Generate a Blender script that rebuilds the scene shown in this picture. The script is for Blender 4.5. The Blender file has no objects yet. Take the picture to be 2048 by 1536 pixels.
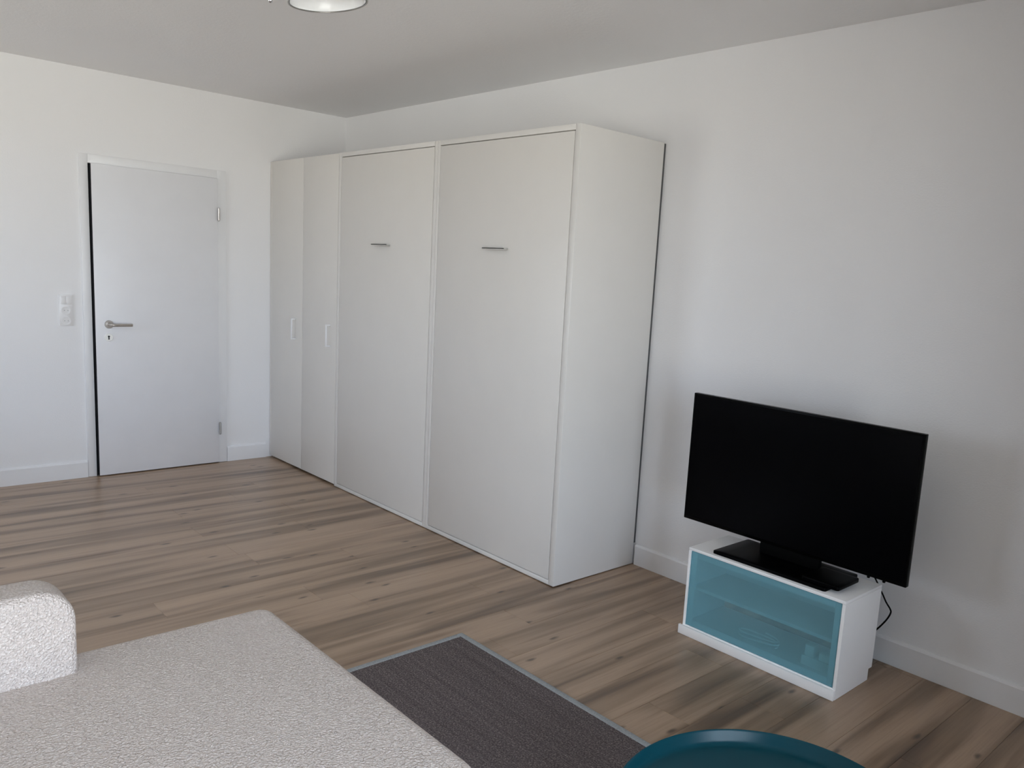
import bpy, bmesh, math, random
from mathutils import Vector, Matrix

random.seed(7)
sc = bpy.context.scene
COL = sc.collection

# ------------------------------------------------------------------ camera
FPX = 1634.766
R_ = Vector((0.68697, 0.72418, 0.06011))
cam_d = bpy.data.cameras.new('camera')
cam = bpy.data.objects.new('camera', cam_d)
COL.objects.link(cam)
yaw, pitch, roll = math.radians(135.9523), math.radians(-9.1539), math.radians(3.4907)
fw = Vector((math.cos(yaw)*math.cos(pitch), math.sin(yaw)*math.cos(pitch), math.sin(pitch)))
r0 = Vector((math.sin(yaw), -math.cos(yaw), 0)); u0 = r0.cross(fw)
rr = r0*math.cos(roll) + u0*math.sin(roll)
uu = -r0*math.sin(roll) + u0*math.cos(roll)
M = Matrix.Identity(4)
for i in range(3):
    M[i][0] = rr[i]; M[i][1] = uu[i]; M[i][2] = -fw[i]
M.translation = Vector((5.8297, -3.2075, 1.4996))
cam.matrix_world = M
cam_d.sensor_width = 36.0
cam_d.lens = FPX/2048*36.0
cam_d.shift_x = -96.99/2048
cam_d.shift_y = 40.58/2048
cam_d.clip_start = 0.02
sc.camera = cam

# ------------------------------------------------------------------ world, daylight, exposure
SKY, GROUND = (0.81, 0.905, 1.11), (1.0, 0.955, 0.90)
world = bpy.data.worlds.new('daylight_sky_and_ground'); sc.world = world
world.use_nodes = True
wn = world.node_tree
bg = wn.nodes['Background']
wtc = wn.nodes.new('ShaderNodeTexCoord'); wsep = wn.nodes.new('ShaderNodeSeparateXYZ')
wr_ = wn.nodes.new('ShaderNodeMapRange')
wr_.inputs['From Min'].default_value = -0.03; wr_.inputs['From Max'].default_value = 0.03
wmx = wn.nodes.new('ShaderNodeMix'); wmx.data_type = 'RGBA'
wmx.inputs['A'].default_value = (*[c*0.92 for c in GROUND], 1)
wmx.inputs['B'].default_value = (*SKY, 1)
wn.links.new(wtc.outputs['Generated'], wsep.inputs[0]); wn.links.new(wsep.outputs['Z'], wr_.inputs['Value'])
wn.links.new(wr_.outputs['Result'], wmx.inputs['Factor']); wn.links.new(wmx.outputs['Result'], bg.inputs['Color'])
bg.inputs['Strength'].default_value = 13.0

XW, YB, HC = 7.10, -4.80, 2.5503         # window wall, near wall, ceiling
WY0, WY1, WZ0, WZ1 = -4.45, -1.85, 0.06, 2.36   # window opening

VX0, VX1, VZ0, VZ1 = 0.95, 2.10, 0.95, 2.25                            # second opening, added in the unseen near wall to brighten dark areas

def portal(sx, sy, loc, rot):
    pl = bpy.data.lights.new('window_portal', 'AREA')
    pl.shape = 'RECTANGLE'; pl.size = sx; pl.size_y = sy
    pl.cycles.is_portal = True
    po = bpy.data.objects.new('window_portal', pl); COL.objects.link(po)
    po.location = loc; po.rotation_euler = rot
portal(WZ1-WZ0, WY1-WY0, (XW+0.10, (WY0+WY1)/2, (WZ0+WZ1)/2), (0, math.radians(90), 0))
portal(VX1-VX0, VZ1-VZ0, ((VX0+VX1)/2, YB-0.10, (VZ0+VZ1)/2), (math.radians(90), 0, 0))

vs = sc.view_settings
vs.view_transform = 'Standard'; vs.look = 'None'; vs.gamma = 1.0; vs.use_curve_mapping = False
vs.exposure = 0.0
cy = sc.cycles
cy.use_denoising = True
cy.denoiser = 'OPENIMAGEDENOISE'
cy.max_bounces = 10; cy.diffuse_bounces = 5; cy.glossy_bounces = 3; cy.transmission_bounces = 4; cy.transparent_max_bounces = 8
cy.use_adaptive_sampling = True; cy.adaptive_threshold = 0.1; cy.adaptive_min_samples = 16
cy.sample_clamp_indirect = 8.0
cy.caustics_reflective = False; cy.caustics_refractive = False

# ------------------------------------------------------------------ material helpers
def new_mat(name):
    m = bpy.data.materials.new(name); m.use_nodes = True
    nt = m.node_tree
    return m, nt, nt.nodes['Principled BSDF']

def nd(nt, t, **kw):
    n = nt.nodes.new(t)
    for k, v in kw.items():
        setattr(n, k, v)
    return n

def mapping(nt, scale, rot=(0, 0, 0), src=None):
    if src is None:
        src = nd(nt, 'ShaderNodeTexCoord').outputs['Object']
    mp = nd(nt, 'ShaderNodeMapping')
    mp.inputs['Scale'].default_value = scale
    mp.inputs['Rotation'].default_value = rot
    nt.links.new(src, mp.inputs['Vector'])
    return mp.outputs['Vector']

def noise(nt, vec, scale, detail=3, rough=0.55, dist=0.0):
    n = nd(nt, 'ShaderNodeTexNoise')
    n.inputs['Scale'].default_value = scale
    n.inputs['Detail'].default_value = detail
    n.inputs['Roughness'].default_value = rough
    n.inputs['Distortion'].default_value = dist
    nt.links.new(vec, n.inputs['Vector'])
    return n.outputs['Fac']

def ramp(nt, fac, stops):
    n = nd(nt, 'ShaderNodeValToRGB')
    el = n.color_ramp.elements
    while len(el) < len(stops):
        el.new(0.5)
    for e, (p, c) in zip(el, stops):
        e.position = p
        e.color = (*c, 1) if len(c) == 3 else c
    nt.links.new(fac, n.inputs['Fac'])
    return n.outputs['Color']

def mix(nt, fac, a, b, mode='MIX'):
    n = nd(nt, 'ShaderNodeMix', data_type='RGBA', blend_type=mode)
    for inp, v in ((n.inputs['Factor'], fac), (n.inputs['A'], a), (n.inputs['B'], b)):
        if hasattr(v, 'is_linked') or isinstance(v, bpy.types.NodeSocket):
            nt.links.new(v, inp)
        elif isinstance(v, (int, float)):
            inp.default_value = v
        else:
            inp.default_value = (*v, 1)
    return n.outputs['Result']

def bump(nt, bs, height, strength, dist=0.01):
    b = nd(nt, 'ShaderNodeBump')
    b.inputs['Strength'].default_value = strength
    b.inputs['Distance'].default_value = dist
    nt.links.new(height, b.inputs['Height'])
    nt.links.new(b.outputs['Normal'], bs.inputs['Normal'])

def plain(name, col, rough=0.5, metal=0.0, spec=0.5, var=0.03, scale=8, bmp=0.0, bscale=200):
    m, nt, bs = new_mat(name)
    v = mapping(nt, (1, 1, 1))
    f = noise(nt, v, scale, 3)
    lo = tuple(c*(1-var) for c in col); hi = tuple(min(1, c*(1+var)) for c in col)
    nt.links.new(ramp(nt, f, [(0.3, lo), (0.7, hi)]), bs.inputs['Base Color'])
    bs.inputs['Roughness'].default_value = rough
    bs.inputs['Metallic'].default_value = metal
    bs.inputs['Specular IOR Level'].default_value = spec
    if bmp:
        bump(nt, bs, noise(nt, v, bscale, 2), bmp, 0.002)
    return m

def wall_mat(name, col, strength, scale):
    m, nt, bs = new_mat(name)
    v = mapping(nt, (1, 1, 1))
    f = noise(nt, v, 1.5, 2)
    nt.links.new(ramp(nt, f, [(0.3, tuple(c*0.985 for c in col)), (0.7, col)]), bs.inputs['Base Color'])
    bs.inputs['Roughness'].default_value = 0.85
    bs.inputs['Specular IOR Level'].default_value = 0.25
    h = noise(nt, mapping(nt, (1, 1, 1.6)), scale, 3, 0.6)
    bump(nt, bs, h, strength, 0.003)
    return m

MAT = {}
MAT['wall'] = wall_mat('white_woodchip_wall', (0.85, 0.845, 0.85), 0.25, 110)
MAT['ceiling'] = wall_mat('white_plaster_ceiling', (0.86, 0.855, 0.86), 0.35, 70)
MAT['trimwhite'] = plain('white_lacquer_trim', (0.82, 0.82, 0.83), 0.4, var=0.01)
MAT['doorwhite'] = plain('white_door_lacquer', (0.79, 0.79, 0.81), 0.38, var=0.01)
MAT['cabinet'] = plain('matt_white_melamine', (0.70, 0.676, 0.64), 0.42, var=0.008)
MAT['cabinet_side'] = plain('white_melamine_panel', (0.71, 0.69, 0.66), 0.38, var=0.008)
MAT['benchwhite'] = plain('bench_white_foil', (0.94, 0.94, 0.94), 0.35, var=0.01)
MAT['nickel'] = plain('brushed_nickel', (0.55, 0.52, 0.49), 0.32, metal=1.0, var=0.06, scale=60)
MAT['satin_grey'] = plain('satin_grey_metal', (0.45, 0.44, 0.42), 0.4, metal=1.0, var=0.04, scale=60)
MAT['pull'] = plain('light_grey_aluminium', (0.62, 0.61, 0.58), 0.45, metal=0.6, var=0.03, scale=60)
MAT['chrome'] = plain('polished_chrome', (0.75, 0.76, 0.78), 0.12, metal=1.0, var=0.02)
MAT['lightplastic'] = plain('ivory_white_plastic', (0.93, 0.93, 0.90), 0.35, var=0.01)
MAT['switchplastic'] = plain('white_switch_plastic', (0.80, 0.79, 0.79), 0.35, var=0.01)
MAT['gapblack'] = plain('black_gap_shade', (0.006, 0.006, 0.008), 0.7, spec=0.2)  # black for the shade in the door gap, also the keyhole
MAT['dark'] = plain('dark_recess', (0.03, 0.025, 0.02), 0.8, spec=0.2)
MAT['blackplastic'] = plain('black_gloss_plastic', (0.0018, 0.0018, 0.0018), 0.3, spec=0.05)
MAT['blackmatt'] = plain('black_matt_plastic', (0.003, 0.003, 0.003), 0.5, spec=0.06)
MAT['screen'] = plain('black_screen_glass', (0.0015, 0.0015, 0.002), 0.22, spec=0.06, var=0.0)
MAT['teal'] = plain('teal_powder_coated_steel', (0.002, 0.040, 0.055), 0.28, spec=0.2, var=0.03, bmp=0.05, bscale=700)
MAT['lampwhite'] = plain('white_enamel_shade', (0.93, 0.94, 0.95), 0.25, var=0.01)
MAT['gapshade'] = plain('dark_grey_gap_shade', (0.10, 0.10, 0.10), 0.8, spec=0.1)  # stands in for the shade between wall bed and wall
MAT['greymark'] = plain('grey_plastic_insert', (0.5, 0.5, 0.5), 0.5)

# oak plank vinyl
def oak():
    m, nt, bs = new_mat('grey_brown_oak_plank')
    tc = nd(nt, 'ShaderNodeTexCoord'); oi = nd(nt, 'ShaderNodeObjectInfo')
    cmb = nd(nt, 'ShaderNodeCombineXYZ')
    ml = nd(nt, 'ShaderNodeMath', operation='MULTIPLY'); ml.inputs[1].default_value = 37.0
    ml2 = nd(nt, 'ShaderNodeMath', operation='MULTIPLY'); ml2.inputs[1].default_value = 91.0
    nt.links.new(oi.outputs['Random'], ml.inputs[0]); nt.links.new(oi.outputs['Random'], ml2.inputs[0])
    nt.links.new(ml.outputs[0], cmb.inputs['X']); nt.links.new(ml2.outputs[0], cmb.inputs['Y']); nt.links.new(ml.outputs[0], cmb.inputs['Z'])
    add = nd(nt, 'ShaderNodeVectorMath', operation='ADD')
    nt.links.new(tc.outputs['Object'], add.inputs[0]); nt.links.new(cmb.outputs[0], add.inputs[1])
    P = add.outputs[0]
    # broad cathedral bands along the plank
    geo = nd(nt, 'ShaderNodeNewGeometry')
    jit = nd(nt, 'ShaderNodeVectorMath', operation='MULTIPLY_ADD')
    nt.links.new(cmb.outputs[0], jit.inputs[0]); jit.inputs[1].default_value = (0.0004, 0.0012, 0.012)
    nt.links.new(geo.outputs['Position'], jit.inputs[2])
    Q = jit.outputs[0]
    band = noise(nt, mapping(nt, (11.5, 0.60, 1), src=Q), 1.0, 3, 0.45, 0.5)
    base = ramp(nt, band, [(0.30, (0.135, 0.083, 0.047)), (0.43, (0.255, 0.168, 0.103)),
                           (0.54, (0.375, 0.258, 0.170)), (0.72, (0.430, 0.302, 0.204))])
    # fine pores
    fine = noise(nt, mapping(nt, (170, 5, 1), src=P), 1.0, 5, 0.65)
    fcol = ramp(nt, fine, [(0.28, (0.82, 0.80, 0.78)), (0.5, (0.98, 0.98, 0.98)), (0.75, (1.05, 1.05, 1.05))])
    c = mix(nt, 1.0, base, fcol, 'MULTIPLY')
    # dark heart streaks
    st = noise(nt, mapping(nt, (16, 1.1, 1), src=P), 1.0, 2, 0.5, 0.3)
    sm = ramp(nt, st, [(0.60, (0, 0, 0)), (0.78, (1, 1, 1))])
    c = mix(nt, sm, c, mix(nt, 1.0, c, (0.55, 0.48, 0.42), 'MULTIPLY'))
    # knots
    vo = nd(nt, 'ShaderNodeTexVoronoi'); vo.inputs['Scale'].default_value = 1.0
    wp = noise(nt, mapping(nt, (20, 8, 1), src=P), 1.0, 2)
    vv = nd(nt, 'ShaderNodeVectorMath', operation='ADD')
    nt.links.new(mapping(nt, (7.0, 2.6, 1), src=P), vv.inputs[0])
    sc_ = nd(nt, 'ShaderNodeVectorMath', operation='SCALE'); sc_.inputs['Scale'].default_value = 0.12
    nt.links.new(wp, sc_.inputs[0]); nt.links.new(sc_.outputs[0], vv.inputs[1])
    vo.voronoi_dimensions = '2D'
    nt.links.new(vv.outputs[0], vo.inputs['Vector'])
    km = ramp(nt, vo.outputs['Distance'], [(0.025, (1, 1, 1)), (0.085, (0, 0, 0))])
    sep = nd(nt, 'ShaderNodeSeparateColor'); nt.links.new(vo.outputs['Color'], sep.inputs[0])
    gate = nd(nt, 'ShaderNodeMath', operation='GREATER_THAN'); gate.inputs[1].default_value = 0.62
    nt.links.new(sep.outputs[0], gate.inputs[0])
    kk = nd(nt, 'ShaderNodeMath', operation='MULTIPLY')
    nt.links.new(km, kk.inputs[0]); nt.links.new(gate.outputs[0], kk.inputs[1])
    kk2 = nd(nt, 'ShaderNodeMath', operation='MULTIPLY'); kk2.inputs[1].default_value = 0.8
    nt.links.new(kk.outputs[0], kk2.inputs[0])
    c = mix(nt, kk2.outputs[0], c, (0.030, 0.015, 0.007))
    # plank to plank tone
    tone = ramp(nt, oi.outputs['Random'], [(0.0, (0.955, 0.95, 0.945)), (0.5, (1.0, 1.0, 1.0)), (1.0, (1.03, 1.03, 1.03))])
    c = mix(nt, 1.0, c, tone, 'MULTIPLY')
    nt.links.new(c, bs.inputs['Base Color'])
    bs.inputs['Roughness'].default_value = 0.33
    bs.inputs['Specular IOR Level'].default_value = 0.85
    bump(nt, bs, fine, 0.12, 0.001)
    return m
MAT['oak'] = oak()

def boucle():
    m, nt, bs = new_mat('cream_boucle_fabric')
    v = mapping(nt, (1, 1, 1))
    vo = nd(nt, 'ShaderNodeTexVoronoi'); vo.inputs['Scale'].default_value = 170
    vo.feature = 'SMOOTH_F1'
    vo.inputs['Smoothness'].default_value = 0.6
    wv = noise(nt, v, 60, 2)
    ad = nd(nt, 'ShaderNodeVectorMath', operation='SCALE'); ad.inputs['Scale'].default_value = 0.012
    nt.links.new(wv, ad.inputs[0])
    a2 = nd(nt, 'ShaderNodeVectorMath', operation='ADD')
    nt.links.new(v, a2.inputs[0]); nt.links.new(ad.outputs[0], a2.inputs[1])
    nt.links.new(a2.outputs[0], vo.inputs['Vector'])
    n1 = noise(nt, v, 240, 3, 0.6, 0.8)
    mx = nd(nt, 'ShaderNodeMath', operation='SUBTRACT')
    nt.links.new(n1, mx.inputs[0]); nt.links.new(vo.outputs['Distance'], mx.inputs[1])
    tint = ramp(nt, mx.outputs[0], [(0.0, (0.84, 0.745, 0.685)), (0.16, (0.955, 0.865, 0.805)), (0.45, (0.985, 0.915, 0.86))])
    nt.links.new(tint, bs.inputs['Base Color'])
    bs.inputs['Roughness'].default_value = 0.95
    bs.inputs['Specular IOR Level'].default_value = 0.1
    bump(nt, bs, mx.outputs[0], 1.0, 0.008)
    return m
MAT['boucle'] = boucle()

def rugmat():
    m, nt, bs = new_mat('charcoal_flat_weave')
    w1 = nd(nt, 'ShaderNodeTexWave', bands_direction='X'); w1.inputs['Scale'].default_value = 48
    w1.inputs['Distortion'].default_value = 1.5; w1.inputs['Detail Scale'].default_value = 6.0
    nt.links.new(mapping(nt, (1, 1, 1)), w1.inputs['Vector'])
    fl = noise(nt, mapping(nt, (1, 1, 1)), 170, 3, 0.7)
    ln = noise(nt, mapping(nt, (1.2, 60, 1)), 1.0, 3, 0.6)
    c = ramp(nt, fl, [(0.32, (0.072, 0.060, 0.062)), (0.52, (0.155, 0.132, 0.134)), (0.70, (0.36, 0.315, 0.30))])
    c = mix(nt, 1.0, c, ramp(nt, w1.outputs['Fac'], [(0.0, (0.72, 0.72, 0.72)), (0.6, (1.1, 1.1, 1.1))]), 'MULTIPLY')
    c = mix(nt, 1.0, c, ramp(nt, ln, [(0.35, (0.85, 0.85, 0.85)), (0.65, (1.12, 1.12, 1.12))]), 'MULTIPLY')
    nt.links.new(c, bs.inputs['Base Color'])
    bs.inputs['Roughness'].default_value = 0.95; bs.inputs['Specular IOR Level'].default_value = 0.1
    bump(nt, bs, mix(nt, 0.5, fl, w1.outputs['Fac']), 0.6, 0.003)
    return m
MAT['rug'] = rugmat()
MAT['binding'] = plain('grey_rug_binding_tape', (0.34, 0.36, 0.37), 0.9, spec=0.1, var=0.15, scale=150, bmp=0.4, bscale=400)

def aqua_glass():
    m, nt, bs = new_mat('frosted_aqua_glass')
    out = nt.nodes['Material Output']
    v = mapping(nt, (1, 1, 1))
    f = noise(nt, v, 6, 2)
    nt.links.new(ramp(nt, f, [(0.3, (0.275, 0.49, 0.555)), (0.7, (0.285, 0.50, 0.57))]), bs.inputs['Base Color'])
    bs.inputs['Roughness'].default_value = 0.28
    bs.inputs['Specular IOR Level'].default_value = 0.4
    gl = nd(nt, 'ShaderNodeBsdfTransparent'); gl.inputs['Color'].default_value = (0.68, 0.86, 0.90, 1)
    mx = nd(nt, 'ShaderNodeMixShader'); mx.inputs[0].default_value = 0.68
    nt.links.new(bs.outputs[0], mx.inputs[1]); nt.links.new(gl.outputs[0], mx.inputs[2])
    nt.links.new(mx.outputs[0], out.inputs['Surface'])
    return m
MAT['aqua'] = aqua_glass()

def clear_glass():
    m, nt, bs = new_mat('clear_window_glass')
    out = nt.nodes['Material Output']
    tr = nd(nt, 'ShaderNodeBsdfTransparent'); tr.inputs['Color'].default_value = (0.95, 0.97, 0.96, 1)
    bs.inputs['Base Color'].default_value = (0.02, 0.02, 0.02, 1); bs.inputs['Roughness'].default_value = 0.02
    fr = nd(nt, 'ShaderNodeFresnel'); fr.inputs['IOR'].default_value = 1.45
    mx = nd(nt, 'ShaderNodeMixShader')
    nt.links.new(fr.outputs[0], mx.inputs[0]); nt.links.new(tr.outputs[0], mx.inputs[1]); nt.links.new(bs.outputs[0], mx.inputs[2])
    nt.links.new(mx.outputs[0], out.inputs['Surface'])
    return m
MAT['glass'] = clear_glass()

# ------------------------------------------------------------------ geometry helpers
def link(name, bm, mat, parent=None, smooth=False, angle=None):
    me = bpy.data.meshes.new(name)
    bmesh.ops.recalc_face_normals(bm, faces=bm.faces[:])
    bm.to_mesh(me); bm.free()
    if smooth:
        for p in me.polygons:
            p.use_smooth = True
        if angle is not None:
            me.set_sharp_from_angle(angle=math.radians(angle))
    me.materials.append(MAT[mat])
    o = bpy.data.objects.new(name, me); COL.objects.link(o)
    if parent is not None:
        o.parent = parent
        o.matrix_parent_inverse = Matrix.Translation(parent.location).inverted() if parent.parent is None else \
            (Matrix.Translation(parent.parent.location) @ parent.matrix_parent_inverse @ Matrix.Translation(parent.location)).inverted()
    return o

def bx(bm, x0, x1, y0, y1, z0, z1, bev=0.0, seg=2):
    r = bmesh.ops.create_cube(bm, size=1.0)
    vs_ = r['verts']
    for v in vs_:
        v.co = Vector(((x0+x1)/2 + v.co.x*(x1-x0), (y0+y1)/2 + v.co.y*(y1-y0), (z0+z1)/2 + v.co.z*(z1-z0)))
    if bev:
        es = set()
        for v in vs_:
            es.update(v.link_edges)
        bmesh.ops.bevel(bm, geom=list(es), offset=bev, segments=seg, profile=0.5, affect='EDGES')

def box(name, x0, x1, y0, y1, z0, z1, mat, parent=None, bev=0.0012, seg=2):
    bm = bmesh.new(); bx(bm, x0, x1, y0, y1, z0, z1, bev, seg)
    return link(name, bm, mat, parent, smooth=bev > 0, angle=40)

def empty(name, loc, label=None, cat=None, group=None, kind=None):
    o = bpy.data.objects.new(name, None); COL.objects.link(o); o.location = loc
    o.empty_display_size = 0.1
    tag(o, label, cat, group, kind)
    return o

def tag(o, label=None, cat=None, group=None, kind=None):
    if label: o['label'] = label
    if cat: o['category'] = cat
    if group: o['group'] = group
    if kind: o['kind'] = kind
    return o

def tube(bm, pts, rad, n=10, closed=False):
    pts = [Vector(p) for p in pts]
    rings = []
    N = len(pts)
    prev = None
    for i, p in enumerate(pts):
        a = pts[(i-1) % N] if (closed or i > 0) else p
        b = pts[(i+1) % N] if (closed or i < N-1) else p
        t = (b-a).normalized()
        if prev is None:
            ref = Vector((0, 0, 1)) if abs(t.z) < 0.9 else Vector((1, 0, 0))
            u = t.cross(ref).normalized()
        else:
            u = (prev - t*prev.dot(t)).normalized()
        prev = u
        w = t.cross(u)
        r = rad(i) if callable(rad) else rad
        rings.append([bm.verts.new(p + u*math.cos(2*math.pi*k/n)*r + w*math.sin(2*math.pi*k/n)*r) for k in range(n)])
    rng = range(N if closed else N-1)
    for i in rng:
        A, B = rings[i], rings[(i+1) % N]
        for k in range(n):
            bm.faces.new((A[k], A[(k+1) % n], B[(k+1) % n], B[k]))
    if not closed:
        bm.faces.new(rings[0][::-1]); bm.faces.new(rings[-1])

def spline(pts, per=8):
    P = [Vector(p) for p in pts]; out = []
    for i in range(len(P)-1):
        p0 = P[max(i-1, 0)]; p1 = P[i]; p2 = P[i+1]; p3 = P[min(i+2, len(P)-1)]
        for k in range(per):
            t = k/per
            out.append(0.5*((2*p1) + (-p0+p2)*t + (2*p0-5*p1+4*p2-p3)*t*t + (-p0+3*p1-3*p2+p3)*t**3))
    out.append(P[-1])
    return out

def lathe(bm, prof, n=48, mtx=None, cap=True):
    rings = []
    for r, z in prof:
        ring = []
        for k in range(n):
            a = 2*math.pi*k/n
            co = Vector((r*math.cos(a), r*math.sin(a), z))
            if mtx is not None:
                co = mtx @ co
            ring.append(bm.verts.new(co))
        rings.append(ring)
    for A, B in zip(rings, rings[1:]):
        for k in range(n):
            bm.faces.new((A[k], A[(k+1) % n], B[(k+1) % n], B[k]))
    if cap:
        bm.faces.new(rings[0][::-1]); bm.faces.new(rings[-1])

def rrect(w, d, r, n=8):
    """rounded rectangle outline centred on the origin"""
    pts = []
    for sx_, sy_, r, a0 in ((1, 1, r[0], 0), (-1, 1, r[1], 90), (-1, -1, r[2], 180), (1, -1, r[3], 270)):
        r = max(min(r, w/2-1e-4, d/2-1e-4), 1e-4)
        cx, cy_ = sx_*(w/2-r), sy_*(d/2-r)
        for k in range(n+1):
            a = math.radians(a0 + 90*k/n)
            pts.append((cx + r*math.cos(a), cy_ + r*math.sin(a)))
    return pts

def cushion(bm, w, d, h, rc, re, mtx, dome=0.0, n=8, seg=6, bottom_re=None):
    """upholstered block: rounded plan corners rc, rounded rims re, domed top; local z 0..h"""
    rb = re if bottom_re is None else bottom_re
    rcs = rc if isinstance(rc, tuple) else (rc,)*4
    lay = []
    for k in range(seg+1):
        a = math.radians(90*k/seg)
        lay.append((rb*(1-math.sin(a)), rb*(1-math.cos(a))))
    for k in range(seg+1):
        a = math.radians(90*k/seg)
        lay.append((re*(1-math.cos(a)), h-re+re*math.sin(a)))
    rings = []
    for inset, z in lay:
        rings.append([bm.verts.new(mtx @ Vector((x, y, z))) for x, y in rrect(w-2*inset, d-2*inset, [q-inset for q in rcs], n)])
    # domed top in shrinking rings
    for s in (0.8, 0.55, 0.3, 0.1):
        rings.append([bm.verts.new(mtx @ Vector((x*s, y*s, h + dome*(1-s*s)))) for x, y in rrect(w-2*re, d-2*re, [q-re for q in rcs], n)])
    m = len(rings[0])
    for A, B in zip(rings, rings[1:]):
        for k in range(m):
            bm.faces.new((A[k], A[(k+1) % m], B[(k+1) % m], B[k]))
    bm.faces.new(rings[0][::-1]); bm.faces.new(rings[-1])

def struct(o):
    o['kind'] = 'structure'
    return o

# ------------------------------------------------------------------ room shell
T = 0.14
# floor: sub-floor slab plus individual planks
floor = struct(box('floor', -0.0, XW, YB, 0.0, -0.10, -0.0045, 'dark', bev=0))
floor['label'] = 'grey brown oak plank floor of the room'
PW, PL = 0.185, 1.50
GAP = 0.0006
def plank_mesh(w, L):
    bm = bmesh.new()
    bx(bm, GAP/2, w-GAP/2, GAP/2, L-GAP/2, -0.0044, 0.0, 0.0007, 1)
    me = bpy.data.meshes.new('plank'); bm.to_mesh(me); bm.free()
    me.materials.append(MAT['oak'])
    return me
full = plank_mesh(PW, PL)
cache = {}
x = 4.3205 - PW*24 + 0.0
cols = []
while x < XW:
    cols.append(x); x += PW
for ci, cx in enumerate(cols):
    a = max(cx, 0.001); b = min(cx+PW, XW-0.001)
    if b-a < 0.01:
        continue
    off = (random.random()*0.86+0.07)*PL
    if abs(cx-4.3205) < 1e-3:
        off = (-YB-0.001-0.74) % PL
    if abs(cx-(4.3205-PW)) < 1e-3:
        off = (-YB-0.001-1.04) % PL
    y = YB + 0.001 + off - PL
    while y < -0.001:
        s = max(y, YB+0.001); e = min(y+PL, -0.001)
        if e-s > 0.01:
            if e-s > PL-1e-4 and b-a > PW-1e-4:
                me = full
            else:
                key = (round(b-a, 4), round(e-s, 4))
                if key not in cache:
                    cache[key] = plank_mesh(b-a, e-s)
                me = cache[key]
            o = bpy.data.objects.new('plank', me); COL.objects.link(o)
            o.location = (a, s, 0); o.parent = floor
        y += PL

# walls
DY0, DY1, DZ1 = -1.7595, -0.9706, 1.9915     # door opening in the left wall
bm = bmesh.new()
bx(bm, -T, 0, YB-T, DY0, -0.10, HC)
bx(bm, -T, 0, DY1, T, -0.10, HC)
bx(bm, -T, 0, DY0, DY1, DZ1, HC)
bx(bm, -T, 0, DY0, DY1, -0.10, -0.001)
wall_left = struct(link('wall_left', bm, 'wall'))
wall_right = struct(box('wall_right', 0, XW+T, 0, T, -0.10, HC, 'wall', bev=0))
bm = bmesh.new()
bx(bm, XW, XW+T, YB-T, WY0, -0.10, HC)
bx(bm, XW, XW+T, WY1, 0, -0.10, HC)
bx(bm, XW, XW+T, WY0, WY1, WZ1, HC)
bx(bm, XW, XW+T, WY0, WY1, -0.10, WZ0)
wall_front = struct(link('wall_front', bm, 'wall'))
bm = bmesh.new()
bx(bm, 0, VX0, YB-T, YB, -0.10, HC)
bx(bm, VX1, XW, YB-T, YB, -0.10, HC)
bx(bm, VX0, VX1, YB-T, YB, VZ1, HC)
bx(bm, VX0, VX1, YB-T, YB, -0.10, VZ0)
wall_back = struct(link('wall_back', bm, 'wall'))
ceiling = struct(box('ceiling', -T, XW+T, YB-T, T, HC, HC+0.12, 'ceiling', bev=0))

# unlit hallway behind the door, walls coloured dark for the gap's shade
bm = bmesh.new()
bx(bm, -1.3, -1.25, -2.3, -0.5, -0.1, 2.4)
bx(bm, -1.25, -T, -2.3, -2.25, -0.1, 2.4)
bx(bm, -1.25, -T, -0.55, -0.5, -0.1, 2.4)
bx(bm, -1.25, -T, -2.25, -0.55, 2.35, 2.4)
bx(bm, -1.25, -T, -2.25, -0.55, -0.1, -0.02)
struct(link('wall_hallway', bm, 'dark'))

# windows (behind the camera), white framed, two mullions; second one added for fill light
def window(name, label, P, a0, a1, WZ0, WZ1):
    """P maps (along, depth outwards, z ranges) to a box"""
    w = empty(name, P((a0+a1)/2, 0.06, WZ0), label, kind='structure')
    def b_(nm, s0, s1, d0, d1, z0, z1, mat, bev=0.0012):
        c0, c1 = P(s0, d0, z0), P(s1, d1, z1)
        return box(nm, *sorted((c0[0], c1[0])), *sorted((c0[1], c1[1])), z0, z1, mat, w, bev=bev)
    f = 0.07
    m1, m2 = a0+(a1-a0)/3, a0+2*(a1-a0)/3
    b_('window_frame', a0, a1, 0.03, 0.09, WZ0, WZ0+f, 'trimwhite')
    b_('window_frame', a0, a1, 0.03, 0.09, WZ1-f, WZ1, 'trimwhite')
    b_('window_frame', a0, a0+f, 0.03, 0.09, WZ0+f, WZ1-f, 'trimwhite')
    b_('window_frame', a1-f, a1, 0.03, 0.09, WZ0+f, WZ1-f, 'trimwhite')
    for m in (m1, m2):
        b_('mullion', m-0.045, m+0.045, 0.03, 0.09, WZ0+f, WZ1-f, 'trimwhite')
    for e0, e1 in ((a0+f, m1-0.045), (m1+0.045, m2-0.045), (m2+0.045, a1-f)):
        b_('pane', e0, e1, 0.058, 0.064, WZ0+f, WZ1-f, 'glass', 0)
window('window_1', 'white framed window in the wall opposite the door', lambda s, d, z: (XW+d, s, z), WY0, WY1, WZ0, WZ1)
window('added_fill_window', 'added white framed fill window, unseen, in the wall opposite the wall beds', lambda s, d, z: (s, YB-d, z), VX0, VX1, VZ0, VZ1)

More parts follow.
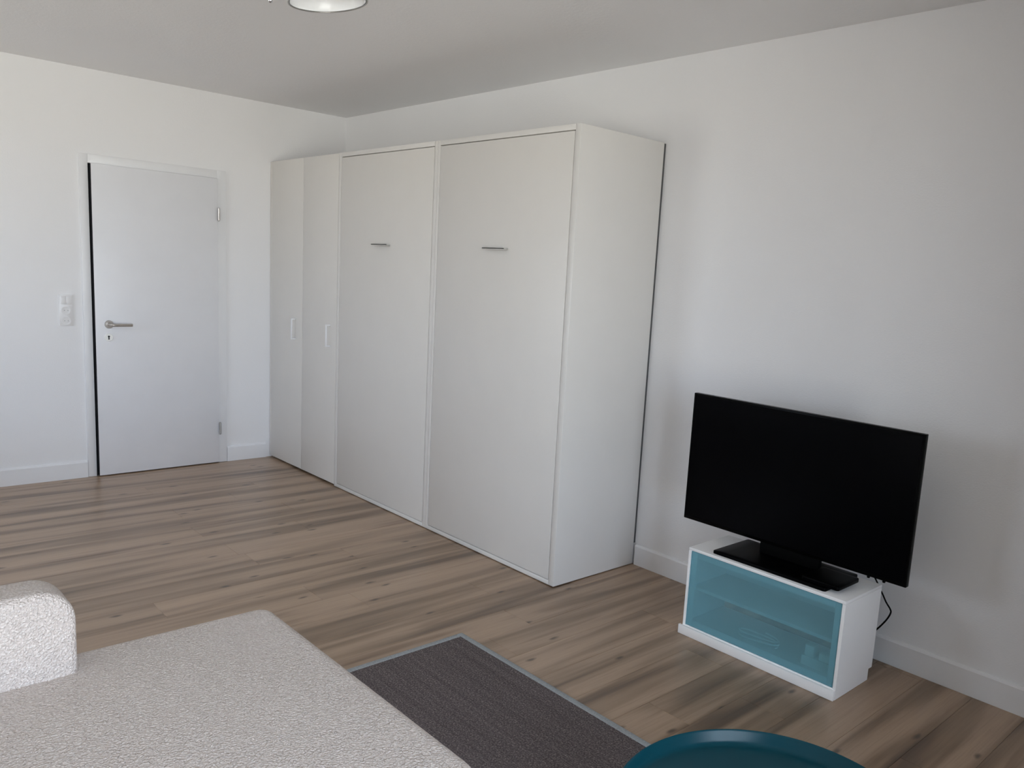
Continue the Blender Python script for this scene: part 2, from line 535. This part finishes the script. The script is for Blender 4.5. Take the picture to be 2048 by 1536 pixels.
# baseboards: straight board with an eased top edge
BH, BT = 0.109, 0.015
def baseboard(name, ax, a, b):
    prof = [(0, 0), (BT, 0), (BT, BH-0.010), (BT-0.0035, BH-0.004), (BT-0.008, BH), (0, BH)]
    bm = bmesh.new()
    rings = []
    for t in (a, b):
        ring = []
        for d, z in prof:
            ring.append(bm.verts.new((d+0.0002, t, z+0.0006) if ax == 'left' else
                                     (t, -d-0.0002, z+0.0006) if ax == 'right' else
                                     (XW-d-0.0002, t, z+0.0006) if ax == 'front' else (t, YB+d+0.0002, z+0.0006)))
        rings.append(ring)
    n = len(prof)
    for k in range(n):
        bm.faces.new((rings[0][k], rings[0][(k+1) % n], rings[1][(k+1) % n], rings[1][k]))
    bm.faces.new(rings[0]); bm.faces.new(rings[1][::-1])
    return struct(link(name, bm, 'trimwhite'))
baseboard('baseboard_left', 'left', YB+0.02, -1.811)
baseboard('baseboard_left', 'left', -0.909, -0.62)
baseboard('baseboard_right', 'right', 3.158, XW-0.02)
baseboard('baseboard_front', 'front', WY1+0.02, -0.02)
baseboard('baseboard_back', 'back', 0.02, XW-0.02)

# ------------------------------------------------------------------ door
door = empty('door_1', (0, -1.36, 0), 'white flush interior door standing a crack open, with nickel lever handle', kind='structure')
CX = 0.012
CO0, CO1, COZ = -1.809, -0.911, 2.045
def casing(y0, y1, z0, z1):
    return box('door_casing', 0.0003, CX, y0, y1, z0, z1, 'trimwhite', door, bev=0.0015)
casing(CO0, DY0, 0.001, COZ)
casing(DY1, CO1, 0.001, COZ)
casing(DY0, DY1, DZ1, COZ)
# jamb lining inside the opening
box('jamb', -T+0.004, -0.012, DY0+0.0004, DY0+0.006, 0.001, DZ1-0.001, 'gapblack', door, bev=0)  # left lining coloured black as part of the gap's shade
box('jamb', -T+0.004, 0.0, DY1-0.006, DY1-0.0004, 0.001, DZ1-0.001, 'trimwhite', door, bev=0)
box('door_gap_shade', -0.012, 0.001, DY0+0.0004, DY0+0.0095, 0.002, DZ1-0.002, 'gapblack', door, bev=0.001)  # black strip added to darken the gap beside the leaf
# leaf, hinged on its right edge and open by about one degree
LY0, LY1 = -1.7495, -0.9720
hin = Vector((0.012, LY1, 0)); ang = math.radians(0.9)
rot = Matrix.Translation(hin) @ Matrix.Rotation(ang, 4, 'Z') @ Matrix.Translation(-hin)
def rot_bm(bm):
    bmesh.ops.transform(bm, matrix=rot, verts=bm.verts[:])
bm = bmesh.new(); bx(bm, -0.014, 0.026, LY0, LY1, 0.007, 1.990, 0.0018, 2); rot_bm(bm)
leaf = link('leaf', bm, 'doorwhite', door, True, 40)
bm = bmesh.new(); bx(bm, -0.012, 0.024, LY0-0.0035, LY0-0.0006, 0.01, 1.988); rot_bm(bm)
link('leaf_edge_shade', bm, 'gapblack', leaf)  # black strip on the leaf edge, shade of the gap put into colour
# lever handle
hy, hz = -1.672, 0.996
fx = 0.026
bm = bmesh.new()
mt = Matrix.Translation((fx+0.0003, hy, hz)) @ Matrix.Rotation(math.radians(90), 4, 'Y')
lathe(bm, [(0.026, 0.0), (0.026, 0.006), (0.024, 0.0085), (0.012, 0.009), (0.0105, 0.012), (0.0105, 0.044)], 32, mt)
rot_bm(bm)
handle = link('lever_handle', bm, 'nickel', leaf, True, 40)
bm = bmesh.new()
tube(bm, spline([(fx+0.030, hy-0.002, hz), (fx+0.048, hy+0.006, hz), (fx+0.052, hy+0.025, hz-0.001), (fx+0.051, hy+0.07, hz-0.001), (fx+0.049, hy+0.125, hz-0.001)], 6), 0.0095, 14)
rot_bm(bm); link('lever_handle', bm, 'nickel', leaf, True, 50)
kz = 0.913
bm = bmesh.new()
mt = Matrix.Translation((fx+0.0003, hy-0.004, kz)) @ Matrix.Rotation(math.radians(90), 4, 'Y')
lathe(bm, [(0.025, 0.0), (0.025, 0.005), (0.023, 0.0075), (0.0001, 0.0078)], 32, mt)
rot_bm(bm); link('key_rosette', bm, 'lightplastic', leaf, True, 40)
bm = bmesh.new()
kx = fx+0.0082
bx(bm, kx-0.0006, kx+0.0006, hy-0.0070, hy-0.0010, kz-0.014, kz+0.004)
mt = Matrix.Translation((kx-0.0006, hy-0.004, kz+0.006)) @ Matrix.Rotation(math.radians(90), 4, 'Y')
lathe(bm, [(0.0058, 0.0), (0.0058, 0.0012)], 16, mt)
rot_bm(bm); link('keyhole', bm, 'gapblack', leaf)
for z in (1.75, 0.253):
    bm = bmesh.new()
    mt = Matrix.Translation((0.034, LY1+0.004, z-0.045))
    lathe(bm, [(0.004, 0), (0.0075, 0.004), (0.0075, 0.044), (0.0066, 0.0445), (0.0066, 0.0455), (0.0075, 0.046), (0.0075, 0.086), (0.004, 0.09)], 16, mt)
    bx(bm, 0.0125, 0.030, LY1+0.003, LY1+0.006, z-0.02, z+0.02)
    link('hinge', bm, 'nickel' if z > 1 else 'satin_grey', door, True, 40)

# ------------------------------------------------------------------ switch and sockets by the door
sw = empty('wall_switch_panel', (0, -1.903, 1.08), 'white three gang switch and socket panel on the wall left of the door', 'switch')
SY0, SY1, SZ0, SZ1 = -1.941, -1.866, 0.984, 1.178
box('frame', 0.0004, 0.009, SY0, SY1, SZ0, SZ1, 'switchplastic', sw, bev=0.002)
gz = (SZ1-SZ0)/3
box('rocker', 0.0092, 0.0135, SY0+0.008, (SY0+SY1)/2-0.0007, SZ1-gz+0.006, SZ1-0.008, 'switchplastic', sw, bev=0.001)
box('rocker', 0.0092, 0.0125, (SY0+SY1)/2+0.0007, SY1-0.008, SZ1-gz+0.006, SZ1-0.008, 'switchplastic', sw, bev=0.001)
for k in (0, 1):
    zc = SZ0 + gz*(k+0.5)
    bm = bmesh.new()
    mt = Matrix.Translation((0.0092, (SY0+SY1)/2, zc)) @ Matrix.Rotation(math.radians(90), 4, 'Y')
    lathe(bm, [(0.027, 0.0), (0.027, 0.003), (0.0205, 0.003), (0.0195, 0.0005), (0.0001, 0.0005)], 32, mt)
    s = link('socket', bm, 'switchplastic', sw, True, 30)
    for dy in (-0.0095, 0.0095):
        bm = bmesh.new()
        mt = Matrix.Translation((0.0097, (SY0+SY1)/2+dy, zc)) @ Matrix.Rotation(math.radians(90), 4, 'Y')
        lathe(bm, [(0.0034, 0), (0.0034, 0.0004)], 12, mt)
        link('pin_hole', bm, 'greymark', s)

# ------------------------------------------------------------------ fitted cabinets
D, HB = 0.5904, 2.1534
YF = -D
YK = -0.0165                                   # back plane, clear of the baseboard

def pull(x0, x1, z, parent):
    bm = bmesh.new()
    bx(bm, x0, x1, YF-0.026, YF-0.0003, z-0.003, z+0.003, 0.0012, 2)
    bx(bm, x0, x1, YF-0.026, YF-0.022, z-0.006, z+0.003, 0.0012, 2)
    return link('pull_handle', bm, 'pull', parent, True, 40)

# two door wardrobe in the corner
wx0, wx1 = 0.003, 0.996
wr = empty('wardrobe', ((wx0+wx1)/2, -0.3, 0), 'narrow white two-door wardrobe with bow handles, standing in the room corner', 'wardrobe')
box('filler_strip', wx0, 0.030, YF+0.002, YF+0.020, 0.012, HB-0.004, 'cabinet', wr)
box('side_panel', wx0+0.014, wx0+0.032, YF+0.0205, YK, 0.001, HB-0.004, 'cabinet', wr)
box('side_panel', wx1-0.0185, wx1-0.0005, YF+0.0205, YK, 0.001, HB-0.004, 'cabinet', wr)
box('top_panel', wx0+0.033, wx1-0.019, YF+0.0205, YK, HB-0.022, HB-0.004, 'cabinet', wr)
box('bottom_panel', wx0+0.033, wx1-0.019, YF+0.0205, YK, 0.060, 0.078, 'cabinet', wr)
box('toe_kick', wx0+0.033, wx1-0.019, YF+0.055, YF+0.070, 0.001, 0.0595, 'dark', wr)
box('back_panel', wx0+0.033, wx1-0.019, YK-0.006, YK, 0.0785, HB-0.0225, 'cabinet', wr)
seam = 0.518
for (a, b, hx) in ((0.0325, seam-0.0012, 0.418), (seam+0.0012, wx1-0.002, 0.915)):
    d = box('door_panel', a, b, YF, YF+0.019, 0.014, HB-0.002, 'cabinet', wr, bev=0.0012)
    bm = bmesh.new()
    hz0, hz1 = 0.926, 1.072
    bx(bm, hx-0.006, hx+0.006, YF-0.034, YF-0.026, hz0, hz1, 0.002, 2)
    bx(bm, hx-0.006, hx+0.006, YF-0.0275, YF-0.0003, hz0, hz0+0.009, 0.002, 2)
    bx(bm, hx-0.006, hx+0.006, YF-0.0275, YF-0.0003, hz1-0.009, hz1, 0.002, 2)
    link('bow_handle', bm, 'trimwhite', d, True, 40)

# two fold-down wall beds
def wall_bed(x0, x1, tl, tr, label):
    """cabinet x0..x1, left and right stile thickness tl, tr"""
    e = empty('wall_bed', ((x0+x1)/2, -0.3, 0), label, 'wall bed', 'fold-down wall beds')
    tt, tb = 0.0255, 0.0215
    z0 = 0.004
    box('side_panel', x0, x0+tl, YF, YK, z0, HB, 'cabinet_side', e, bev=0.0015)
    box('side_panel', x1-tr, x1, YF, YK, z0, HB, 'cabinet_side', e, bev=0.0025)
    box('top_panel', x0+tl+0.0003, x1-tr-0.0003, YF, YK, HB-tt, HB, 'cabinet_side', e, bev=0.0012)
    box('bottom_rail', x0+tl+0.0003, x1-tr-0.0003, YF, YF+0.06, z0, z0+tb, 'cabinet_side', e, bev=0.0012)
    box('back_panel', x0+tl+0.0003, x1-tr-0.0003, YK-0.008, YK, z0, HB-tt-0.0005, 'dark', e)
    g = 0.0042
    p = box('fold_down_front', x0+tl+g, x1-tr-g, YF+0.0004, YF+0.024, z0+tb+g, HB-tt-g, 'cabinet', e, bev=0.0012)
    c = (x0+tl+x1-tr)/2
    pull(c-0.0875, c+0.0875, 1.597, p)
    # mattress frame folded up behind the front
    box('bed_frame', x0+tl+0.03, x1-tr-0.03, YF+0.027, YF+0.20, z0+tb+0.05, HB-tt-0.06, 'dark', e)
    for fx_ in (x0+0.05, x1-0.05):
        for fy_ in (YF+0.05, YK-0.06):
            box('foot', fx_-0.02, fx_+0.02, fy_-0.02, fy_+0.02, 0.0004, z0-0.0002, 'dark', e, bev=0)
    return e
def gap_shade(e, x):
    box('rear_gap_shade', x-0.030, x-0.004, YK+0.0003, -0.0008, 0.115, HB-0.003, 'gapshade', e, bev=0)  # added dark strip in place of the shadow behind the cabinet
wall_bed(0.9975, 2.0605, 0.0265, 0.0255, 'white fold-down wall bed front between the wardrobe and the second wall bed')
wb2 = wall_bed(2.0612, 3.1495, 0.0255, 0.0365, 'white fold-down wall bed at the open right end, its side panel showing')
gap_shade(wb2, 3.1495)

# ------------------------------------------------------------------ low bench with glass door
bx0, bx1, by0, by1, bh = 3.8425, 4.5530, -0.4755, -0.1890, 0.3865
tvb = empty('tv_bench', ((bx0+bx1)/2, (by0+by1)/2, 0), 'low white bench with aqua glass door under the television', 'tv bench')
pt = 0.0125
PZ = 0.0395
box('top_panel', bx0, bx1, by0, by1, bh-pt, bh, 'benchwhite', tvb, bev=0.0012)
def bench_side(x0, x1):
    bm = bmesh.new()
    prof = [(by0, 0.0012), (-0.2165, 0.0012), (-0.2165, 0.047), (by1, 0.047), (by1, bh-pt-0.0003), (by0, bh-pt-0.0003)]
    A = [bm.verts.new((x0, y, z)) for y, z in prof]; B = [bm.verts.new((x1, y, z)) for y, z in prof]
    n = len(prof)
    for k in range(n):
        bm.faces.new((A[k], A[(k+1) % n], B[(k+1) % n], B[k]))
    bm.faces.new(A[::-1]); bm.faces.new(B)
    return link('side_panel', bm, 'benchwhite', tvb)
bench_side(bx0, bx0+pt)
bench_side(bx1-pt, bx1)
box('bottom_panel', bx0+pt+0.0003, bx1-pt-0.0003, by0+0.02, by1-0.012, PZ+0.006, PZ+0.020, 'benchwhite', tvb)
box('back_panel', bx0+pt+0.0003, bx1-pt-0.0003, by1-0.008, by1-0.003, 0.10, bh-pt-0.0005, 'benchwhite', tvb)
box('shelf', bx0+pt+0.0003, bx1-pt-0.0003, by0+0.030, by1-0.012, 0.199, 0.213, 'benchwhite', tvb)
box('plinth', bx0-0.0135, bx1-0.0008, by0-0.0125, by0-0.0003, 0.0008, PZ, 'benchwhite', tvb, bev=0.0012)
box('plinth', bx0+pt+0.0003, bx1-pt-0.0003, by0, by0+0.012, 0.0008, PZ+0.005, 'benchwhite', tvb, bev=0.0012)
gx0, gx1, gz0, gz1 = bx0+pt+0.002, bx1-pt-0.0025, PZ+0.0065, bh-pt-0.0015
gd = empty('glass_door', ((gx0+gx1)/2, by0, gz0)); gd.parent = tvb
gd.matrix_parent_inverse = Matrix.Translation(tvb.location).inverted()
def gpart(name, *a, **k):
    o = box(name, *a, **k); o.parent = gd
    o.matrix_parent_inverse = Matrix.Translation(gd.location).inverted()
    return o
gpart('glass_pane', gx0, gx1, by0+0.0008, by0+0.0048, gz0, gz1, 'aqua', bev=0.0)
fwd = 0.026
gpart('door_frame', gx0, gx0+fwd, by0+0.0055, by0+0.018, gz0, gz1, 'benchwhite', bev=0.001)
gpart('door_frame', gx1-fwd, gx1, by0+0.0055, by0+0.018, gz0, gz1, 'benchwhite', bev=0.001)
gpart('door_frame', gx0+fwd, gx1-fwd, by0+0.0055, by0+0.018, gz0, gz0+fwd, 'benchwhite', bev=0.001)
gpart('door_frame', gx0+fwd, gx1-fwd, by0+0.0055, by0+0.018, gz1-fwd, gz1, 'benchwhite', bev=0.001)

# things kept behind the glass
bf = PZ+0.0205
bm = bmesh.new()
pts = []
for k in range(34):
    a = k*0.42; r_ = 0.055+0.012*math.sin(k*0.9)
    pts.append((4.17+r_*1.35*math.cos(a), -0.400+r_*0.6*math.sin(a), bf+0.005+0.0011*k))
tube(bm, spline(pts, 3), 0.0038, 8)
tag(link('coiled_cable', bm, 'lightplastic', None, True), 'coiled white cable lying behind the aqua glass door of the bench', 'cable')
ps = empty('power_strip', (4.44, -0.40, bf), 'white power strip with plugs inside the bench, behind the right of the glass', 'power strip')
box('strip_body', 4.375, 4.505, -0.425, -0.375, bf+0.0004, bf+0.040, 'lightplastic', ps, bev=0.004)
box('plug', 4.385, 4.425, -0.422, -0.38, bf+0.0404, bf+0.085, 'lightplastic', ps, bev=0.005)
box('plug', 4.445, 4.490, -0.422, -0.38, bf+0.0404, bf+0.072, 'lightplastic', ps, bev=0.005)

# ------------------------------------------------------------------ television
ty = -0.335
tx0, tz0, tw, th = 3.694, 0.4543, 1.005, 0.5635
tv = empty('television', (tx0+tw/2, ty, bh), 'black flat screen television standing on the low white bench', 'television')
box('panel', tx0, tx0+tw, ty+0.0012, ty+0.026, tz0, tz0+th, 'blackplastic', tv, bev=0.002)
box('screen', tx0+0.008, tx0+tw-0.008, ty, ty+0.0011, tz0+0.014, tz0+th-0.008, 'screen', tv, bev=0.0003, seg=1)
box('rear_housing', tx0+0.10, tx0+tw-0.10, ty+0.0265, ty+0.060, tz0+0.02, tz0+0.36, 'blackmatt', tv, bev=0.008)
bz = bh+0.0006
bm = bmesh.new()
cushion(bm, 0.512, 0.262, 0.012, 0.012, 0.002, Matrix.Translation((4.203, -0.327, bz)), 0.0, 4, 2)
base = link('stand_base', bm, 'blackplastic', tv, True, 30)
bm = bmesh.new()
bx(bm, 4.075, 4.345, ty+0.0275, ty+0.052, bz+0.0125, tz0+0.018, 0.003, 2)
link('stand_neck', bm, 'blackmatt', tv, True, 40)
for px_ in (4.545, 4.605):
    bm = bmesh.new()
    lathe(bm, [(0.005, 0), (0.006, 0.003), (0.006, 0.022)], 12, Matrix.Translation((px_, ty+0.034, tz0-0.017)))
    bx(bm, px_-0.008, px_+0.008, ty+0.0265, ty+0.042, tz0+0.005, tz0+0.02)
    link('connector', bm, 'blackmatt', tv)
# power lead
bm = bmesh.new()
lead = [(4.42, -0.268, 0.52), (4.44, -0.22, 0.47), (4.475, -0.13, 0.405), (4.5165, -0.10, 0.323), (4.539, -0.10, 0.289), (4.5585, -0.10, 0.2665),
        (4.5625, -0.10, 0.251), (4.549, -0.10, 0.2166), (4.5173, -0.10, 0.167), (4.47, -0.10, 0.11), (4.40, -0.095, 0.03), (4.30, -0.09, 0.0055), (4.10, -0.085, 0.0045)]
tube(bm, spline(lead, 8), 0.0033, 8)
tag(link('power_cable', bm, 'blackmatt', None, True), 'thin black power cable hanging behind the white bench, right side', 'cable')

# receiver box lying on the stand base
sb = empty('media_box', (4.42, -0.36, bz+0.012), 'flat black media box lying on the right of the television base', 'media box')
bm = bmesh.new()
cushion(bm, 0.155, 0.168, 0.016, 0.012, 0.003, Matrix.Translation((4.425, -0.360, bz+0.0126)), 0.0, 4, 3)
link('case', bm, 'blackplastic', sb, True, 30)
box('front_panel', 4.36, 4.49, -0.4448, -0.4442, bz+0.0165, bz+0.0245, 'screen', sb, bev=0)

# ------------------------------------------------------------------ rug
rx0, rx1, ry0, ry1, rz = 3.298, 5.248, -2.575, -1.245, 0.0075
rug = empty('rug', ((rx0+rx1)/2, (ry0+ry1)/2, 0), 'dark charcoal flat-weave rug with grey bound edge in front of the sofa', 'rug')
bw = 0.026
def slab(name, x0, x1, y0, y1, z1, mat, nx, ny, amp):
    bm = bmesh.new()
    bx(bm, x0, x1, y0, y1, 0.0006, z1, 0.002, 2)
    return link(name, bm, mat, rug, True, 50)
slab('field', rx0+bw*0.6, rx1-bw*0.6, ry0+bw*0.6, ry1-bw*0.6, rz-0.0012, 'rug', 10, 10, 0)
slab('edge_binding', rx0, rx1, ry1-bw, ry1, rz, 'binding', 2, 2, 0)
slab('edge_binding', rx0, rx1, ry0, ry0+bw, rz, 'binding', 2, 2, 0)
slab('edge_binding', rx0, rx0+bw, ry0+bw, ry1-bw, rz, 'binding', 2, 2, 0)
slab('edge_binding', rx1-bw, rx1, ry0+bw, ry1-bw, rz, 'binding', 2, 2, 0)

# ------------------------------------------------------------------ sofa
sx0, sx1, sy1, sy0 = 3.475, 4.63, -2.150, -4.10
sofa = empty('sofa', ((sx0+sx1)/2, (sy0+sy1)/2, 0), 'cream boucle sofa with a wide seat and low backrest, foreground left', 'sofa')
bm = bmesh.new()
cushion(bm, sx1-sx0-0.03, sy1-sy0-0.03, 0.20, 0.12, 0.02, Matrix.Translation(((sx0+sx1)/2, (sy0+sy1)/2, 0.075)), 0.0)
link('base', bm, 'boucle', sofa, True, 60)
bm = bmesh.new()
cushion(bm, sx1-sx0, sy1-sy0, 0.147, (0.12, 0.055, 0.10, 0.12), 0.042, Matrix.Translation(((sx0+sx1)/2, (sy0+sy1)/2, 0.2755)), 0.006, 12, 10, bottom_re=0.03)
link('seat_cushion', bm, 'boucle', sofa, True)
# backrest: rounded slab standing on the seat along its rear edge
bky1, bky0, bkb, bkh, bkt = -2.712, -4.05, 0.335, 0.314, 0.137
m3 = Matrix(((0, 0, 1, 3.485), (1, 0, 0, (bky0+bky1)/2), (0, 1, 0, bkb+bkh/2), (0, 0, 0, 1)))
bm = bmesh.new()
cushion(bm, bky1-bky0, bkh, bkt, (0.085, 0.085, 0.03, 0.03), 0.022, m3, 0.004, 12, 8)
link('backrest', bm, 'boucle', sofa, True)
for lx, ly, lz in ((3.56, -2.26, rz+0.0004), (4.50, -2.26, rz+0.0004), (3.56, -4.0, 0.0004), (4.50, -4.0, 0.0004)):
    bm = bmesh.new()
    lathe(bm, [(0.014, lz), (0.022, 0.0745)], 16, Matrix.Translation((lx, ly, 0)))
    link('leg', bm, 'blackmatt', sofa, True, 40)

# ------------------------------------------------------------------ round tray table
cx_, cy_, tz = 5.093, -1.838, 0.452
tt = empty('tray_table', (cx_, cy_, 0), 'round teal metal tray table with raised rim, bottom edge of the picture', 'side table')
bm = bmesh.new()
ro = 0.3215
lathe(bm, [(0.0001, 0.4185), (ro-0.022, 0.4185), (ro-0.012, 0.421), (ro-0.0065, 0.428), (ro-0.0015, tz-0.002), (ro, tz), (ro-0.001, tz+0.0012),
           (ro-0.0028, tz), (ro-0.0045, tz-0.003), (ro-0.0095, 0.4295), (ro-0.015, 0.4235), (ro-0.023, 0.4205), (0.0001, 0.4205)], 128, Matrix.Translation((cx_, cy_, 0)), cap=False)
bmesh.ops.remove_doubles(bm, verts=bm.verts[:], dist=0.0003)
link('tray', bm, 'teal', tt, True, 50)
for k in range(2):
    a = math.radians(45+90*k); ca, sa = math.cos(a), math.sin(a)
    rad = 0.24
    pth = [(-rad-0.02, 0.006), (-rad, 0.38), (-rad+0.02, 0.411), (0, 0.4115), (rad-0.02, 0.411), (rad, 0.38), (rad+0.02, 0.006)]
    zlow = rz if True else 0
    pts = []
    for s, z in pth:
        X, Y = cx_+s*ca, cy_+s*sa
        on_rug = rx0 < X < rx1 and ry0 < Y < ry1
        zz = z - (0.008 if k else 0.0) if z > 0.3 else (rz+0.007 if on_rug else 0.007)
        pts.append((X, Y, zz))
    bm = bmesh.new(); tube(bm, spline(pts, 6), 0.006, 10)
    link('leg_frame', bm, 'teal', tt, True)

# ------------------------------------------------------------------ ceiling spotlight
lc = Vector((3.0217, -1.7393, 2.3829)); nrm = Vector((0.0473, 0.1441, -1)).normalized()
lamp = empty('ceiling_lamp', (3.02, -1.74, HC), 'white bowl ceiling lamp with thin chrome rim, cut off by the top of the picture', 'ceiling lamp')
zax = -nrm; xax = zax.cross(Vector((0, 1, 0))).normalized(); yax = zax.cross(xax)
LM = Matrix(((xax.x, yax.x, zax.x, lc.x), (xax.y, yax.y, zax.y, lc.y), (xax.z, yax.z, zax.z, lc.z), (0, 0, 0, 1)))
R0 = 0.1344
bm = bmesh.new()
lathe(bm, [(R0-0.001, 0.0), (R0+0.0005, 0.010), (R0-0.012, 0.045), (R0-0.045, 0.080), (0.045, 0.098), (0.0001, 0.100),
           (0.0001, 0.096), (0.044, 0.094), (R0-0.048, 0.076), (R0-0.016, 0.043), (R0-0.0045, 0.010), (R0-0.005, 0.0)], 72, LM, cap=False)
bmesh.ops.remove_doubles(bm, verts=bm.verts[:], dist=0.0003)
shade = link('shade', bm, 'lampwhite', lamp, True, 50)
bm = bmesh.new()
circ = [LM @ Vector((R0*math.cos(2*math.pi*k/72), R0*math.sin(2*math.pi*k/72), -0.001)) for k in range(72)]
tube(bm, circ, 0.0024, 8, closed=True)
link('rim_ring', bm, 'satin_grey', shade, True)
top = LM @ Vector((0, 0, 0.10))
bm = bmesh.new()
tube(bm, [top, (top.x, top.y, HC-0.018)], 0.008, 12)
link('stem', bm, 'chrome', lamp, True, 40)
bm = bmesh.new()
lathe(bm, [(0.055, HC-0.0005), (0.055, HC-0.014), (0.050, HC-0.02), (0.0001, HC-0.0205)], 40, Matrix.Translation((top.x, top.y, 0)), cap=False)
link('canopy', bm, 'chrome', lamp, True, 40)
# small pull-knob on a short arm beside the shade
kn = Vector((2.846, -1.869, 2.3875))
bm = bmesh.new()
tube(bm, spline([(top.x, top.y, top.z+0.012), (2.94, -1.80, 2.487), (kn.x+0.002, kn.y+0.002, 2.455), (kn.x, kn.y, kn.z+0.008)], 8), 0.0025, 8)
link('arm', bm, 'chrome', lamp, True)
bm = bmesh.new()
lathe(bm, [(0.0001, -0.009), (0.005, -0.0075), (0.008, -0.003), (0.008, 0.003), (0.005, 0.0075), (0.0001, 0.009)], 20, Matrix.Translation(kn), cap=False)
link('knob', bm, 'chrome', lamp, True)
